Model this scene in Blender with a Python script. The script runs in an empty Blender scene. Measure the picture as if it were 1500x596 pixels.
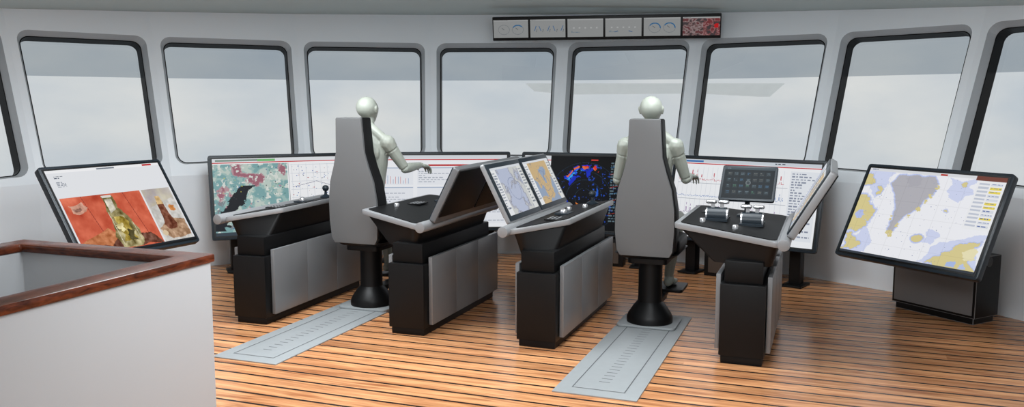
import bpy, bmesh, math, random
import numpy as np
from mathutils import Vector, Matrix
random.seed(4)
S=bpy.context.scene
try: S.view_settings.view_transform='Standard'
except Exception: pass
COL=S.collection
rad=math.radians
A=rad(20.5)

# ------------------------------------------------------------ materials
def lin(c):
    return tuple(((x/255)/12.92 if x/255<=0.04045 else ((x/255+0.055)/1.055)**2.4) for x in c)
def mat(name,c,rough=0.5,metal=0.0,var=0.06,scale=6.0,spec=0.5,bump=0.0,coat=0.0):
    m=bpy.data.materials.new(name); m.use_nodes=True
    nt=m.node_tree; b=nt.nodes['Principled BSDF']
    l=lin(c)
    tc=nt.nodes.new('ShaderNodeTexCoord'); n=nt.nodes.new('ShaderNodeTexNoise')
    n.inputs['Scale'].default_value=scale; n.inputs['Detail'].default_value=3
    nt.links.new(tc.outputs['Object'],n.inputs['Vector'])
    mx=nt.nodes.new('ShaderNodeMix'); mx.data_type='RGBA'
    mx.inputs[6].default_value=(*[x*(1-var) for x in l],1); mx.inputs[7].default_value=(*[min(1,x*(1+var)) for x in l],1)
    nt.links.new(n.outputs['Fac'],mx.inputs[0]); nt.links.new(mx.outputs[2],b.inputs['Base Color'])
    b.inputs['Roughness'].default_value=rough; b.inputs['Metallic'].default_value=metal
    b.inputs['Specular IOR Level'].default_value=spec
    b.inputs['Coat Weight'].default_value=coat
    if bump:
        bp=nt.nodes.new('ShaderNodeBump'); bp.inputs['Strength'].default_value=bump
        nt.links.new(n.outputs['Fac'],bp.inputs['Height']); nt.links.new(bp.outputs['Normal'],b.inputs['Normal'])
    return m
M_wall=mat('wall_paint',(230,235,240),0.45,var=0.015,scale=1.5)
M_reveal=mat('window_reveal_shade',(166,170,174),0.5,var=0.02)  # reveals greyer than the wall: recess shade is put into the colour
M_ceil=mat('ceiling_paint',(178,190,190),0.6,var=0.02)
M_sil=mat('silver_paint',(134,135,137),0.36,metal=0.2,var=0.03)
M_sildk=mat('dark_silver_paint',(98,99,101),0.36,metal=0.2,var=0.03)
M_sil2=mat('panel_grey',(122,123,125),0.32,metal=0.3,var=0.03)
M_back=mat('chair_shell_grey',(94,95,96),0.42,metal=0.1,var=0.03)
M_blk=mat('black_lacquer',(10,10,11),0.42,var=0.05,spec=.25)
M_blk2=mat('black_rubber',(8,8,9),0.5,var=0.1,spec=.2)
M_leather=mat('black_leather',(7,7,8),0.5,var=0.1,scale=60,bump=0.05,spec=.2)
M_bez=mat('bezel_slate',(30,38,45),0.35,var=0.04,spec=.3)
M_chrome=mat('satin_chrome',(180,180,182),0.25,metal=0.7,var=0.02)
M_skin=mat('mannequin_plastic',(143,147,138),0.42,var=0.03,scale=3)
M_line=mat('engraved_line',(84,86,88),0.6)
M_track=mat('brushed_plate',(156,160,162),0.4,metal=0.2,var=0.05,scale=20)
def track_slots():
    m=M_track; nt=m.node_tree; N=nt.nodes; Lk=nt.links; b=N['Principled BSDF']
    src=b.inputs['Base Color'].links[0].from_socket
    tc=N.new('ShaderNodeTexCoord'); sp=N.new('ShaderNodeSeparateXYZ'); Lk.new(tc.outputs['Object'],sp.inputs[0])
    def mt(op,a,c=None):
        n=N.new('ShaderNodeMath'); n.operation=op
        for i,x in enumerate((a,c)):
            if x is None: continue
            if isinstance(x,(int,float)): n.inputs[i].default_value=x
            else: Lk.new(x,n.inputs[i])
        return n.outputs[0]
    k=mt('LESS_THAN',mt('ABSOLUTE',sp.outputs['X']),.032)
    k=mt('MULTIPLY',k,mt('LESS_THAN',mt('FRACT',mt('DIVIDE',sp.outputs['Y'],.06)),.13))
    k=mt('MULTIPLY',k,mt('GREATER_THAN',sp.outputs['Y'],.24)); k=mt('MULTIPLY',k,mt('LESS_THAN',sp.outputs['Y'],1.46))
    mx=N.new('ShaderNodeMix'); mx.data_type='RGBA'; mx.inputs[7].default_value=(.07,.072,.075,1)
    Lk.new(k,mx.inputs[0]); Lk.new(src,mx.inputs[6]); Lk.new(mx.outputs[2],b.inputs['Base Color'])
track_slots()
M_plate=mat('base_plate_metal',(150,154,156),0.4,metal=0.2,var=0.05,scale=20)
M_white=mat('counter_white',(188,190,193),0.42,var=0.015,scale=2)
M_brown=mat('dark_bronze_panel',(74,64,58),0.3,var=0.1)

def wood_mat(name,c1,c2,rough,board=None,rot=0.0,gs=(1.0,13,13),spec=.45):
    m=bpy.data.materials.new(name); m.use_nodes=True
    nt=m.node_tree; N=nt.nodes; Lk=nt.links; b=N['Principled BSDF']
    tc=N.new('ShaderNodeTexCoord'); mp=N.new('ShaderNodeMapping')
    mp.inputs['Rotation'].default_value=(0,0,rot)
    Lk.new(tc.outputs['Object'],mp.inputs['Vector'])
    vec=mp.outputs['Vector']
    def math_(op,a,b_=None,c_=None):
        n=N.new('ShaderNodeMath'); n.operation=op
        for i,x in enumerate((a,b_,c_)):
            if x is None: continue
            if isinstance(x,(int,float)): n.inputs[i].default_value=x
            else: Lk.new(x,n.inputs[i])
        return n.outputs[0]
    if board:
        sp=N.new('ShaderNodeSeparateXYZ'); Lk.new(vec,sp.inputs[0])
        ry=math_('DIVIDE',sp.outputs['Y'],board); row=math_('FLOOR',ry); fr=math_('SUBTRACT',ry,row)
        wn1=N.new('ShaderNodeTexWhiteNoise'); wn1.noise_dimensions='1D'; Lk.new(row,wn1.inputs['W'])
        px=math_('ADD',math_('DIVIDE',sp.outputs['X'],7.5),wn1.outputs['Value']); pid=math_('FLOOR',px)
        cv=N.new('ShaderNodeCombineXYZ'); Lk.new(row,cv.inputs[0]); Lk.new(pid,cv.inputs[1])
        wn2=N.new('ShaderNodeTexWhiteNoise'); wn2.noise_dimensions='2D'; Lk.new(cv.outputs[0],wn2.inputs['Vector'])
        tone=math_('MULTIPLY_ADD',wn2.outputs['Value'],.32,.80)
        e=math_('MINIMUM',fr,math_('SUBTRACT',1.0,fr)); seam=math_('LESS_THAN',e,.072)
        off=N.new('ShaderNodeCombineXYZ'); Lk.new(math_('MULTIPLY',wn2.outputs['Value'],37.0),off.inputs[0]); Lk.new(math_('MULTIPLY',row,3.7),off.inputs[2])
        va=N.new('ShaderNodeVectorMath'); va.operation='ADD'; Lk.new(vec,va.inputs[0]); Lk.new(off.outputs[0],va.inputs[1]); vec=va.outputs[0]
    mg=N.new('ShaderNodeMapping'); mg.inputs['Scale'].default_value=gs 
    Lk.new(vec,mg.inputs['Vector'])
    ng=N.new('ShaderNodeTexNoise'); ng.inputs['Scale'].default_value=1.8; ng.inputs['Detail'].default_value=7; ng.inputs['Distortion'].default_value=1.0
    Lk.new(mg.outputs['Vector'],ng.inputs['Vector'])
    rp=N.new('ShaderNodeValToRGB'); rp.color_ramp.elements[0].position=0.30; rp.color_ramp.elements[1].position=0.66
    rp.color_ramp.elements[0].color=(*lin(c2),1); rp.color_ramp.elements[1].color=(*lin(c1),1)
    Lk.new(ng.outputs['Fac'],rp.inputs['Fac'])
    out=rp.outputs['Color']
    if board:
        vm=N.new('ShaderNodeVectorMath'); vm.operation='SCALE'; Lk.new(out,vm.inputs[0]); Lk.new(tone,vm.inputs['Scale'])
        mx=N.new('ShaderNodeMix'); mx.data_type='RGBA'; mx.inputs[7].default_value=(.02,.012,.009,1)
        Lk.new(seam,mx.inputs[0]); Lk.new(vm.outputs[0],mx.inputs[6]); out=mx.outputs[2]
    Lk.new(out,b.inputs['Base Color']); b.inputs['Roughness'].default_value=rough
    b.inputs['Specular IOR Level'].default_value=spec
    return m
M_floor=wood_mat('teak_deck',(216,158,110),(150,92,56),0.25,board=0.135,rot=A)
M_cap=wood_mat('mahogany',(112,54,30),(58,24,12),0.24,gs=(8,8,30),spec=.35)

def emis_attr():
    m=bpy.data.materials.new('display_pixels'); m.use_nodes=True
    nt=m.node_tree; b=nt.nodes['Principled BSDF']
    a=nt.nodes.new('ShaderNodeAttribute'); a.attribute_name='Col'
    b.inputs['Base Color'].default_value=(0.004,0.004,0.004,1); b.inputs['Roughness'].default_value=0.35; b.inputs['Specular IOR Level'].default_value=.04
    nt.links.new(a.outputs['Color'],b.inputs['Emission Color']); b.inputs['Emission Strength'].default_value=0.85
    return m
M_pix=emis_attr()

def glass_mat():
    m=bpy.data.materials.new('tinted_window_glass'); m.use_nodes=True
    nt=m.node_tree; N=nt.nodes; Lk=nt.links
    N.remove(N['Principled BSDF']); out=N['Material Output']
    g=N.new('ShaderNodeNewGeometry'); sp=N.new('ShaderNodeSeparateXYZ'); Lk.new(g.outputs['Position'],sp.inputs[0])
    mt=N.new('ShaderNodeMath'); mt.operation='GREATER_THAN'; mt.inputs[1].default_value=1.84; Lk.new(sp.outputs['Z'],mt.inputs[0])
    mx=N.new('ShaderNodeMix'); mx.data_type='RGBA'; mx.inputs[6].default_value=(0.93,0.94,0.94,1); mx.inputs[7].default_value=(0.51,0.55,0.58,1)  # pane colour turns darker above a fixed height
    Lk.new(mt.outputs[0],mx.inputs[0])
    t=N.new('ShaderNodeBsdfTransparent'); Lk.new(mx.outputs[2],t.inputs['Color'])
    gl=N.new('ShaderNodeBsdfGlossy'); gl.inputs['Roughness'].default_value=0.02; gl.inputs['Color'].default_value=(1,1,1,1)
    ms=N.new('ShaderNodeMixShader'); ms.inputs[0].default_value=0.06
    Lk.new(t.outputs[0],ms.inputs[1]); Lk.new(gl.outputs[0],ms.inputs[2]); Lk.new(ms.outputs[0],out.inputs['Surface'])
    return m
M_glass=glass_mat()

# ------------------------------------------------------------ mesh helpers
class B:
    def __init__(s): s.v=[];s.f=[];s.m=[]
    def add(s,vs,fs,mi=0,M=None):
        o=len(s.v)
        for p in vs:
            p=Vector(p)
            s.v.append(M@p if M is not None else p)
        for f in fs: s.f.append([i+o for i in f]); s.m.append(mi)
        return s
    def box(s,x0,x1,y0,y1,z0,z1,mi=0,M=None):
        if x0>x1:x0,x1=x1,x0
        vs=[(x,y,z) for z in (z0,z1) for y in (y0,y1) for x in (x0,x1)]
        return s.add(vs,[(0,1,3,2),(4,5,7,6),(0,1,5,4),(2,3,7,6),(0,2,6,4),(1,3,7,5)],mi,M)
    def prism(s,poly,z0,z1,mi=0,M=None,poly2=None):
        n=len(poly); q=poly2 or poly
        zf0=z0 if callable(z0) else (lambda x,y:z0); zf1=z1 if callable(z1) else (lambda x,y:z1)
        vs=[(x,y,zf0(x,y)) for x,y in poly]+[(x,y,zf1(x,y)) for x,y in q]
        fs=[list(range(n)),list(range(n,2*n))]+[(i,(i+1)%n,n+(i+1)%n,n+i) for i in range(n)]
        return s.add(vs,fs,mi,M)
    def cyl(s,p0,p1,r0,r1=None,n=24,mi=0,M=None):
        r1=r0 if r1 is None else r1
        p0=Vector(p0);p1=Vector(p1);d=(p1-p0).normalized()
        a=d.orthogonal().normalized();b=d.cross(a)
        vs=[p0+(a*math.cos(t)+b*math.sin(t))*r0 for t in [2*math.pi*i/n for i in range(n)]]
        vs+=[p1+(a*math.cos(t)+b*math.sin(t))*r1 for t in [2*math.pi*i/n for i in range(n)]]
        return s.add(vs,[list(range(n)),list(range(n,2*n))]+[(i,(i+1)%n,n+(i+1)%n,n+i) for i in range(n)],mi,M)
    def lathe(s,prof,c=(0,0,0),n=32,mi=0,M=None):
        vs=[];fs=[]
        for r,z in prof:
            for i in range(n):
                t=2*math.pi*i/n; vs.append((c[0]+r*math.cos(t),c[1]+r*math.sin(t),c[2]+z))
        k=len(prof)
        for j in range(k-1):
            for i in range(n): fs.append((j*n+i,j*n+(i+1)%n,(j+1)*n+(i+1)%n,(j+1)*n+i))
        fs.append(list(range(n))); fs.append(list(range((k-1)*n,k*n)))
        return s.add(vs,fs,mi,M)
    def hull(s,balls,mi=0,sub=2):
        bm=bmesh.new()
        for c,r in balls:
            rr=r if isinstance(r,(tuple,list)) else (r,r,r)
            mt=Matrix.Translation(Vector(c))@Matrix.Diagonal((*rr,1))
            bmesh.ops.create_icosphere(bm,subdivisions=sub,radius=1,matrix=mt)
        if len(balls)>1:
            res=bmesh.ops.convex_hull(bm,input=bm.verts)
            gi=[g for g in res['geom_interior'] if isinstance(g,bmesh.types.BMVert)]+[g for g in res['geom_unused'] if isinstance(g,bmesh.types.BMVert)]
            if gi: bmesh.ops.delete(bm,geom=list(set(gi)),context='VERTS')
        bm.verts.ensure_lookup_table(); bm.verts.index_update()
        s.add([v.co.copy() for v in bm.verts],[[v.index for v in f.verts] for f in bm.faces],mi)
        bm.free(); return s
    def obj(s,name,mats,parent=None,M=None,bevel=0,seg=2,smooth=False,ang=35):
        me=bpy.data.meshes.new(name); me.from_pydata([tuple(v) for v in s.v],[],s.f)
        if not isinstance(mats,(list,tuple)): mats=[mats]
        for m in mats: me.materials.append(m)
        me.polygons.foreach_set('material_index',s.m)
        bm=bmesh.new(); bm.from_mesh(me); bmesh.ops.recalc_face_normals(bm,faces=bm.faces)
        if bevel:
            es=[e for e in bm.edges if len(e.link_faces)==2 and e.calc_face_angle(0)>rad(30)]
            bmesh.ops.bevel(bm,geom=es,offset=bevel,segments=seg,affect='EDGES',profile=0.6,clamp_overlap=True)
        bm.to_mesh(me); bm.free()
        if smooth or bevel:
            me.polygons.foreach_set('use_smooth',[True]*len(me.polygons))
            me.set_sharp_from_angle(angle=rad(ang))
        o=bpy.data.objects.new(name,me); COL.objects.link(o)
        if parent: o.parent=parent
        if M is not None: o.matrix_local=M
        return o
def empty(name,loc,rz=0,label=None,cat=None,group=None):
    o=bpy.data.objects.new(name,None); COL.objects.link(o); o.empty_display_size=0.1
    o.location=loc; o.rotation_euler=(0,0,rz)
    if label:o['label']=label
    if cat:o['category']=cat
    if group:o['group']=group
    return o
def rpoly(pts,r,n=5):
    out=[];k=len(pts)
    for i in range(k):
        p=Vector(pts[i]);a=(Vector(pts[i-1])-p);b=(Vector(pts[(i+1)%k])-p)
        la,lb=a.length,b.length;a.normalize();b.normalize()
        rr=r[i] if isinstance(r,(list,tuple)) else r
        half=a.angle(b)/2; t=min(rr/math.tan(half),la*.45,lb*.45)
        p0=p+a*t;p1=p+b*t
        for j in range(n+1):
            u=j/n; out.append(tuple((p0*(1-u)**2+p*2*u*(1-u)+p1*u*u)))
    return out
def frame(o,X,Y,Z):
    m=Matrix(((X[0],Y[0],Z[0],o[0]),(X[1],Y[1],Z[1],o[1]),(X[2],Y[2],Z[2],o[2]),(0,0,0,1))); return m

# ------------------------------------------------------------ raster helpers
def canvas(w,h,c): 
    a=np.zeros((h,w,3)); a[:]=c; return a
def grid(img):
    h,w,_=img.shape; return np.meshgrid((np.arange(w)+.5)/w,(np.arange(h)+.5)/h)
def rect(img,x0,y0,x1,y1,c):
    h,w,_=img.shape; img[int(round(y0*h)):max(int(round(y1*h)),int(round(y0*h))+1),int(round(x0*w)):max(int(round(x1*w)),int(round(x0*w))+1)]=c
def pmask(img,pts):
    X,Y=grid(img); ins=np.zeros(X.shape,bool); n=len(pts)
    for i in range(n):
        x0,y0=pts[i];x1,y1=pts[(i+1)%n]
        cnd=((y0>Y)!=(y1>Y))
        xi=(x1-x0)*(Y-y0)/((y1-y0) if abs(y1-y0)>1e-12 else 1e-12)+x0
        ins^=(cnd&(X<xi))
    return ins
def poly(img,pts,c,a=1.0):
    ins=pmask(img,pts); img[ins]=img[ins]*(1-a)+np.array(c)*a; return ins
def frac(pts,amp=0.25,it=4,seed=1):
    r=random.Random(seed)
    for k in range(it):
        out=[]
        for i in range(len(pts)):
            a=pts[i];b=pts[(i+1)%len(pts)]; d=(b[0]-a[0],b[1]-a[1]); t=r.uniform(-amp,amp)
            out+= [a,((a[0]+b[0])/2-d[1]*t,(a[1]+b[1])/2+d[0]*t)]
        pts=out
    return pts
def grow(m,k):
    o=m.copy()
    for _ in range(k):
        p=o.copy(); p[1:]|=o[:-1]; p[:-1]|=o[1:]; p[:,1:]|=o[:,:-1]; p[:,:-1]|=o[:,1:]; o=p
    return o
def ell(img,cx,cy,rx,ry,c,a=1.0):
    X,Y=grid(img); k=((X-cx)/rx)**2+((Y-cy)/ry)**2<1
    img[k]=img[k]*(1-a)+np.array(c)*a
def line(img,x0,y0,x1,y1,wd,c):
    X,Y=grid(img); h,w,_=img.shape; asp=h/w
    dx,dy=x1-x0,(y1-y0)*asp; L=dx*dx+dy*dy+1e-12
    t=np.clip(((X-x0)*dx+(Y-y0)*asp*dy)/L,0,1)
    d=np.hypot(X-x0-t*dx,(Y-y0)*asp-t*dy); img[d<wd]=c
def noise(h,w,sc,seed,octs=3):
    r=np.random.RandomState(seed); out=np.zeros((h,w)); amp=1;tot=0
    for o in range(octs):
        gy,gx=int(sc*h/w*2**o)+3,int(sc*2**o)+3
        g=r.rand(gy,gx); ys=np.linspace(0,gy-2.01,h);xs=np.linspace(0,gx-2.01,w)
        yi=ys.astype(int);xi=xs.astype(int);fy=(ys-yi)[:,None];fx=(xs-xi)[None]
        fy=fy*fy*(3-2*fy);fx=fx*fx*(3-2*fx)
        v=(g[yi][:,xi]*(1-fy)*(1-fx)+g[yi][:,xi+1]*(1-fy)*fx+g[yi+1][:,xi]*fy*(1-fx)+g[yi+1][:,xi+1]*fy*fx)
        out+=v*amp;tot+=amp;amp*=.5
    return out/tot
def rows(img,x0,y0,x1,y1,n,c,seed=0,fill=.5):
    r=random.Random(seed); hh=(y1-y0)/n
    for i in range(n):
        x=x0
        while x<x1-.004:
            l=r.uniform(.008,.03)
            rect(img,x,y0+i*hh,min(x+l,x1),y0+i*hh+hh*fill,c); x+=l+.008
            if r.random()<.12: break
def raster(name,img,w,h,parent,M):
    H,W,_=img.shape
    xs=np.linspace(-w/2,w/2,W+1);ys=np.linspace(h/2,-h/2,H+1)
    X,Y=np.meshgrid(xs,ys); V=np.stack([X,Y,np.zeros_like(X)],-1).reshape(-1,3)
    i,j=np.meshgrid(np.arange(H),np.arange(W),indexing='ij'); a=(i*(W+1)+j).reshape(-1)
    F=np.stack([a,a+W+1,a+W+2,a+1],-1)
    me=bpy.data.meshes.new(name); me.vertices.add(len(V)); me.vertices.foreach_set('co',V.reshape(-1))
    me.loops.add(F.size); me.loops.foreach_set('vertex_index',F.reshape(-1))
    me.polygons.add(len(F)); me.polygons.foreach_set('loop_start',np.arange(len(F))*4)
    me.update(calc_edges=True)
    c=np.clip(img/255,0,1); c=np.where(c<=.04045,c/12.92,((c+.055)/1.055)**2.4).reshape(-1,3)
    c=np.concatenate([c,np.ones((len(c),1))],1); c=np.repeat(c,4,axis=0)
    at=me.color_attributes.new('Col','FLOAT_COLOR','CORNER'); at.data.foreach_set('color',c.reshape(-1))
    me.materials.append(M_pix)
    o=bpy.data.objects.new(name,me); COL.objects.link(o); o.parent=parent; o.matrix_local=M; return o

# ------------------------------------------------------------ room
C=Vector((-0.5,4.4))
R0=4.65; ZS=0.90; SL=0.345
PH=[-100,-84,-67,-50.6,-36.4,-20.4,-4.4,11.9,28.0,43.6,58.2,73.5,90,106]
def RR(z): return R0+max(0,z-ZS)*SL
def P(R,ph,z): return Vector((C.x+R*math.sin(rad(ph)),C.y+R*math.cos(rad(ph)),z))
def ZC(ph): return 2.56-0.19*(min(abs(ph),75)/60)**2
def ZB(ph): return 1.055-(.08 if ph<0 else .05)*(min(abs(ph),70)/58)**2
def rr2(x0,x1,y0,y1,r,n=6):
    out=[];idx=[]
    for cx,cy,a0 in ((x1-r,y0+r,-90),(x1-r,y1-r,0),(x0+r,y1-r,90),(x0+r,y0+r,180)):
        for j in range(n+1):
            t=rad(a0+90*j/n)
            if j==n//2: idx.append(len(out))
            out.append((cx+r*math.cos(t),cy+r*math.sin(t)))
    return out,idx
walls={'left':B(),'front':B(),'right':B()}
ZH1=2.225
wn=0
for k in range(len(PH)-1):
    a,b=PH[k],PH[k+1]
    side='left' if b<-30 else ('right' if a>40 else 'front')
    W=walls[side]
    def LP(z): return P(RR(z),a,z)
    def RP(z): return P(RR(z),b,z)
    W.add([P(R0,a,0),P(R0,b,0),P(R0,b,ZS),P(R0,a,ZS)],[(0,1,2,3)])
    za,zb=ZC(a),ZC(b)
    if not(-69<a<60):
        W.add([LP(ZS),RP(ZS),RP(zb),LP(za)],[(0,1,2,3)]); continue
    wid=(RP(1.7)-LP(1.7)).length
    zl,zr=ZB(a),ZB(b); zm=(zl+zr)/2
    def Q(u,z): return LP(z).lerp(RP(z),u)
    def ring(off,r):
        mgx=0.062+off; hw=wid-2*mgx; hh=(ZH1+.02-(zm-.02))*1.065-2*off
        pts,idx=rr2(-hw/2,hw/2,-hh/2,hh/2,r)
        out=[]
        full=(ZH1+.02-(zm-.02))*1.065
        for x,y in pts:
            u=.5+x/wid; t=y/full+.5; z0=zl*(1-u)+zr*u-.02
            out.append((u,z0+(ZH1+.02-z0)*t))
        return out,idx
    hp,idx=ring(0,0.10)
    nrm=(RP(1.5)-LP(1.5)).cross(LP(2)-LP(1.2)).normalized()
    cc=Q(.5,1.6); 
    if nrm.dot(Vector((cc.x-C.x,cc.y-C.y,0)))<0: nrm=-nrm
    mg=.062/wid; zc=(zm+ZH1)/2; hz=(ZH1-zm)/2+.02
    outer=[]
    corn=[(1,'b'),(1,'t'),(0,'t'),(0,'b')]
    for i,(u,z) in enumerate(hp):
        if i in idx:
            cu,cv=corn[idx.index(i)]
            outer.append(Q(cu,ZS) if cv=='b' else Vector(RP(zb) if cu else LP(za)))
        else:
            du=(u-.5)/(.5-mg); dv=(z-zc)/hz; m=max(abs(du),abs(dv)); du/=m;dv/=m
            uu=.5+du*.5
            if dv<0: zz=zc+dv*(zc-ZS)
            else: zz=zc+dv*((za*(1-uu)+zb*uu)-zc)
            outer.append(Q(uu,zz))
    n=len(hp)
    h1,_=ring(0.030,0.085)
    inn=[Q(u,z) for u,z in hp]; mid_=[Q(u,z)+nrm*0.07 for u,z in h1]; jam=[Q(u,z)+nrm*0.17 for u,z in h1]
    W.add(outer+inn,[(i,(i+1)%n,n+(i+1)%n,n+i) for i in range(n)])
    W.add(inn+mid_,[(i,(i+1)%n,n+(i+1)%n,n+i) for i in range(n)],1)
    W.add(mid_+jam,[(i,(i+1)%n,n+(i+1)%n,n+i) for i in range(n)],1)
    wn+=1
    fr=B(); h2,_=ring(0.038,0.080)
    base=[Q(u,z) for u,z in h1]
    o0=[p+nrm*.068 for p in base]; i0=[Q(u,z)+nrm*.068 for u,z in h2]
    i1=[p+nrm*0.10 for p in i0]; o1=[p+nrm*0.10 for p in o0]
    vs=o0+i0+i1+o1
    fs=[]
    for i in range(n):
        j=(i+1)%n
        fs+=[(i,j,n+j,n+i),(n+i,n+j,2*n+j,2*n+i),(2*n+i,2*n+j,3*n+j,3*n+i),(3*n+i,3*n+j,j,i)]
    fr.add(vs,fs)
    fo=fr.obj('window_%d'%wn,M_blk2); fo['kind']='structure'; fo['label']='rounded outward-leaning bridge window in a black rubber gasket'; fo['category']='window'
    gb=B(); gb.add([p+nrm*0.08 for p in i0],[list(range(n))])
    go=gb.obj('glass',M_glass,parent=fo); go['label']='lightly tinted pane with darker band on top'
for s_,w in walls.items():
    o=w.obj('wall_'+s_,[M_wall,M_reveal]); o['kind']='structure'; o['label']='off-white faceted ship bridge wall with rounded window openings'; o['category']='wall'
ringph=PH+[PH[-1]+ (360-(PH[-1]-PH[0]))*t/9 for t in range(1,9)]
fb=B(); fb.add([P(R0,p,0) for p in ringph],[list(range(len(ringph)))])
fo=fb.obj('floor',M_floor); fo['kind']='structure'; fo['label']='orange-brown teak plank deck with dark caulked seams'; fo['category']='floor'
cb=B(); cr=[P(RR(ZC(min(abs(p),75))),p,ZC(min(abs(p),75))) for p in ringph]
cb.add(cr+[Vector((C.x,C.y,2.62))],[(i,(i+1)%len(cr),len(cr)) for i in range(len(cr))])
co=cb.obj('ceiling',M_ceil); co['kind']='structure'; co['label']='pale grey-green ceiling'; co['category']='ceiling'

# ------------------------------------------------------------ display images
def img_map_left():
    im=canvas(300,165,(244,245,247)); h,w,_=im.shape
    rect(im,0,0,1,.05,(225,228,232)); rect(im,.02,.015,.30,.035,(130,150,140)); rect(im,.3,.01,.42,.04,(120,190,120)); rect(im,.0,.05,1,.062,(205,60,60))
    n1=noise(h,w,20,3,5);n2=noise(h,w,12,8,6);n3=noise(h,w,44,5,3)
    X,Y=grid(im); m=(X<.50)&(Y>.07)&(Y<.96)
    base=np.zeros_like(im); base[:]=(158,188,184)
    base[n1>.54]=(126,168,170); base[n1<.42]=(192,206,198); pk=n2+(.35-Y)*.12-(np.abs(X-.28))*.15
    base[pk>.58]=(184,150,156); base[pk>.63]=(160,104,118); base[n3>.66]=(216,222,216)
    im[m]=base[m]
    n4=noise(h,w,30,17,4)
    d=np.abs((X-.13)+(Y-.60)*.34)
    dk=(d<.075*(n4*1.3))&(Y>.36)&(Y<.94)&m; im[dk]=(34,36,42)
    dk=(d<.13*(n4*1.4))&(d>.07)&(Y>.55)&(Y<.94)&m&(X<.2); im[dk]=(130,136,142)
    r=random.Random(5)
    for i in range(60): 
        x=r.uniform(.05,.48);y=r.uniform(.1,.92); rect(im,x,y,x+.006,y+.01,r.choice([(40,90,160),(220,220,90),(60,60,70),(30,110,90)]))
    rect(im,.505,.07,.51,.96,(150,150,155))
    r=random.Random(2)
    for gx in range(9): rect(im,.53+gx*.05,.09,.532+gx*.05,.94,(218,222,228))
    for gy in range(8): rect(im,.52,.1+gy*.11,.99,.104+gy*.11,(212,216,224))
    for i in range(170):
        x=r.uniform(.53,.97);y=r.uniform(.1,.92); rect(im,x,y,x+.005,y+.01,r.choice([(180,80,90),(80,110,180),(110,120,130),(130,170,210)]))
    line(im,.53,.4,.7,.33,.0015,(110,110,140)); line(im,.7,.33,.98,.5,.0015,(110,110,140)); line(im,.53,.7,.98,.62,.0015,(200,90,90))
    rect(im,0,.96,1,1,(60,70,80)); return im
def img_doc(seed,chart=False):
    im=canvas(300,165,(240,242,246)); r=random.Random(seed)
    rect(im,0,0,1,.05,(214,218,224)); rows(im,.02,.012,.5,.04,1,(110,120,140),seed); rect(im,0,.055,1,.068,(200,52,56)); rect(im,.42,.13,.72,.15,(190,60,64))
    cols=[(.02,.31),(.34,.63),(.66,.98)]
    for c,(x0,x1) in enumerate(cols):
        for q in range(3):
            y0=.17+q*.27; rect(im,x0,y0,x1,y0+.24,(232,235,241)); rect(im,x0,y0,x1,y0+.012,(170,184,206))
            if (q+c+seed)%3==0:
                rows(im,x0+.01,y0+.05,x1-.01,y0+.22,6,(176,182,194),seed+q+c)
            elif (q+c+seed)%3==1:
                px=x0+.01;py=y0+.14
                while px<x1-.02:
                    nx=px+.008;ny=min(max(py+r.uniform(-.05,.05),y0+.05),y0+.22)
                    line(im,px,py,nx,ny,.0016,(200,90,94) if chart else (100,134,186)); px,py=nx,ny
            else:
                for b in range(14):
                    bx=x0+.012+b*(x1-x0-.03)/14; bh=r.uniform(.02,.15); rect(im,bx,y0+.225-bh,bx+.003,y0+.225,(130,160,200) if b%2 else (206,120,120))
    return im
def img_radar():
    im=img_doc(4); h,w,_=im.shape; X,Y=grid(im)
    k=(X>.20)&(X<.72); im[k]=(4,5,8)
    cx,cy=.46,.56
    d=np.hypot((X-cx),(Y-cy)*h/w); im[(d<.27)&k]=(2,4,12)
    for q in (.065,.13,.195,.26): im[(np.abs(d-q)<.0012)&k]=(30,52,70)
    th=np.arctan2(-(Y-cy)*h/w,X-cx); n=noise(h,w,30,9,5); n2=noise(h,w,60,19,3); dj=d+(noise(h,w,14,5,3)-.5)*.06
    def e(r0,r1,t0,t1,nt,c): im[(dj>r0)&(dj<r1)&(th>t0)&(th<t1)&(n>nt)&(d<.26)&k]=c
    e(.15,.235,1.3,2.9,.52,(14,40,190)); e(.175,.215,1.6,2.7,.54,(30,90,235)); e(.185,.20,1.7,2.5,.55,(60,180,230)); e(.212,.226,1.2,2.3,.52,(230,110,40)); e(.218,.228,1.1,1.6,.5,(225,50,40))
    e(.13,.19,-3.1,-1.7,.57,(16,50,190)); e(.06,.11,-2.6,-.4,.58,(210,120,40)); e(.16,.21,-1.4,-.3,.58,(20,60,200)); e(.09,.13,.1,1.0,.57,(30,90,200))
    m=(n2>.74)&(d<.26)&k; im[m]=(30,70,170)
    rows(im,.645,.08,.715,.9,22,(90,110,120),5); rect(im,.5,.04,.55,.06,(200,60,50))
    for i in range(8): line(im,.645,.15+i*.09,.715,.12+i*.09,.0014,(170,60,50) if i%2 else (60,120,170))
    return im
def img_trend():
    im=canvas(300,165,(242,244,247)); r=random.Random(8)
    rect(im,0,0,1,.045,(205,212,220)); rect(im,0,.05,1,.062,(200,52,56)); rect(im,.02,.01,.2,.035,(70,120,180)); rows(im,.7,.01,.98,.035,1,(30,40,60),3)
    for gx in range(22): rect(im,.03+gx*.035,.1,.0315+gx*.035,.93,(224,228,234))
    for q in range(4):
        y0=.12+q*.21; rect(im,.03,y0+.18,.8,y0+.184,(170,176,186))
        px=.03;py=y0+.12
        while px<.78:
            nx=px+.005; ny=y0+.14+r.uniform(-.012,.012)-(r.random()<.08)*r.uniform(.05,.14)
            line(im,px,py,nx,ny,.0012,[(200,90,100),(90,130,190),(140,100,160),(200,90,100)][q]);px,py=nx,ny
    rect(im,.81,.1,.985,.93,(230,234,240)); rows(im,.82,.12,.975,.9,24,(140,148,166),9); return im
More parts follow.
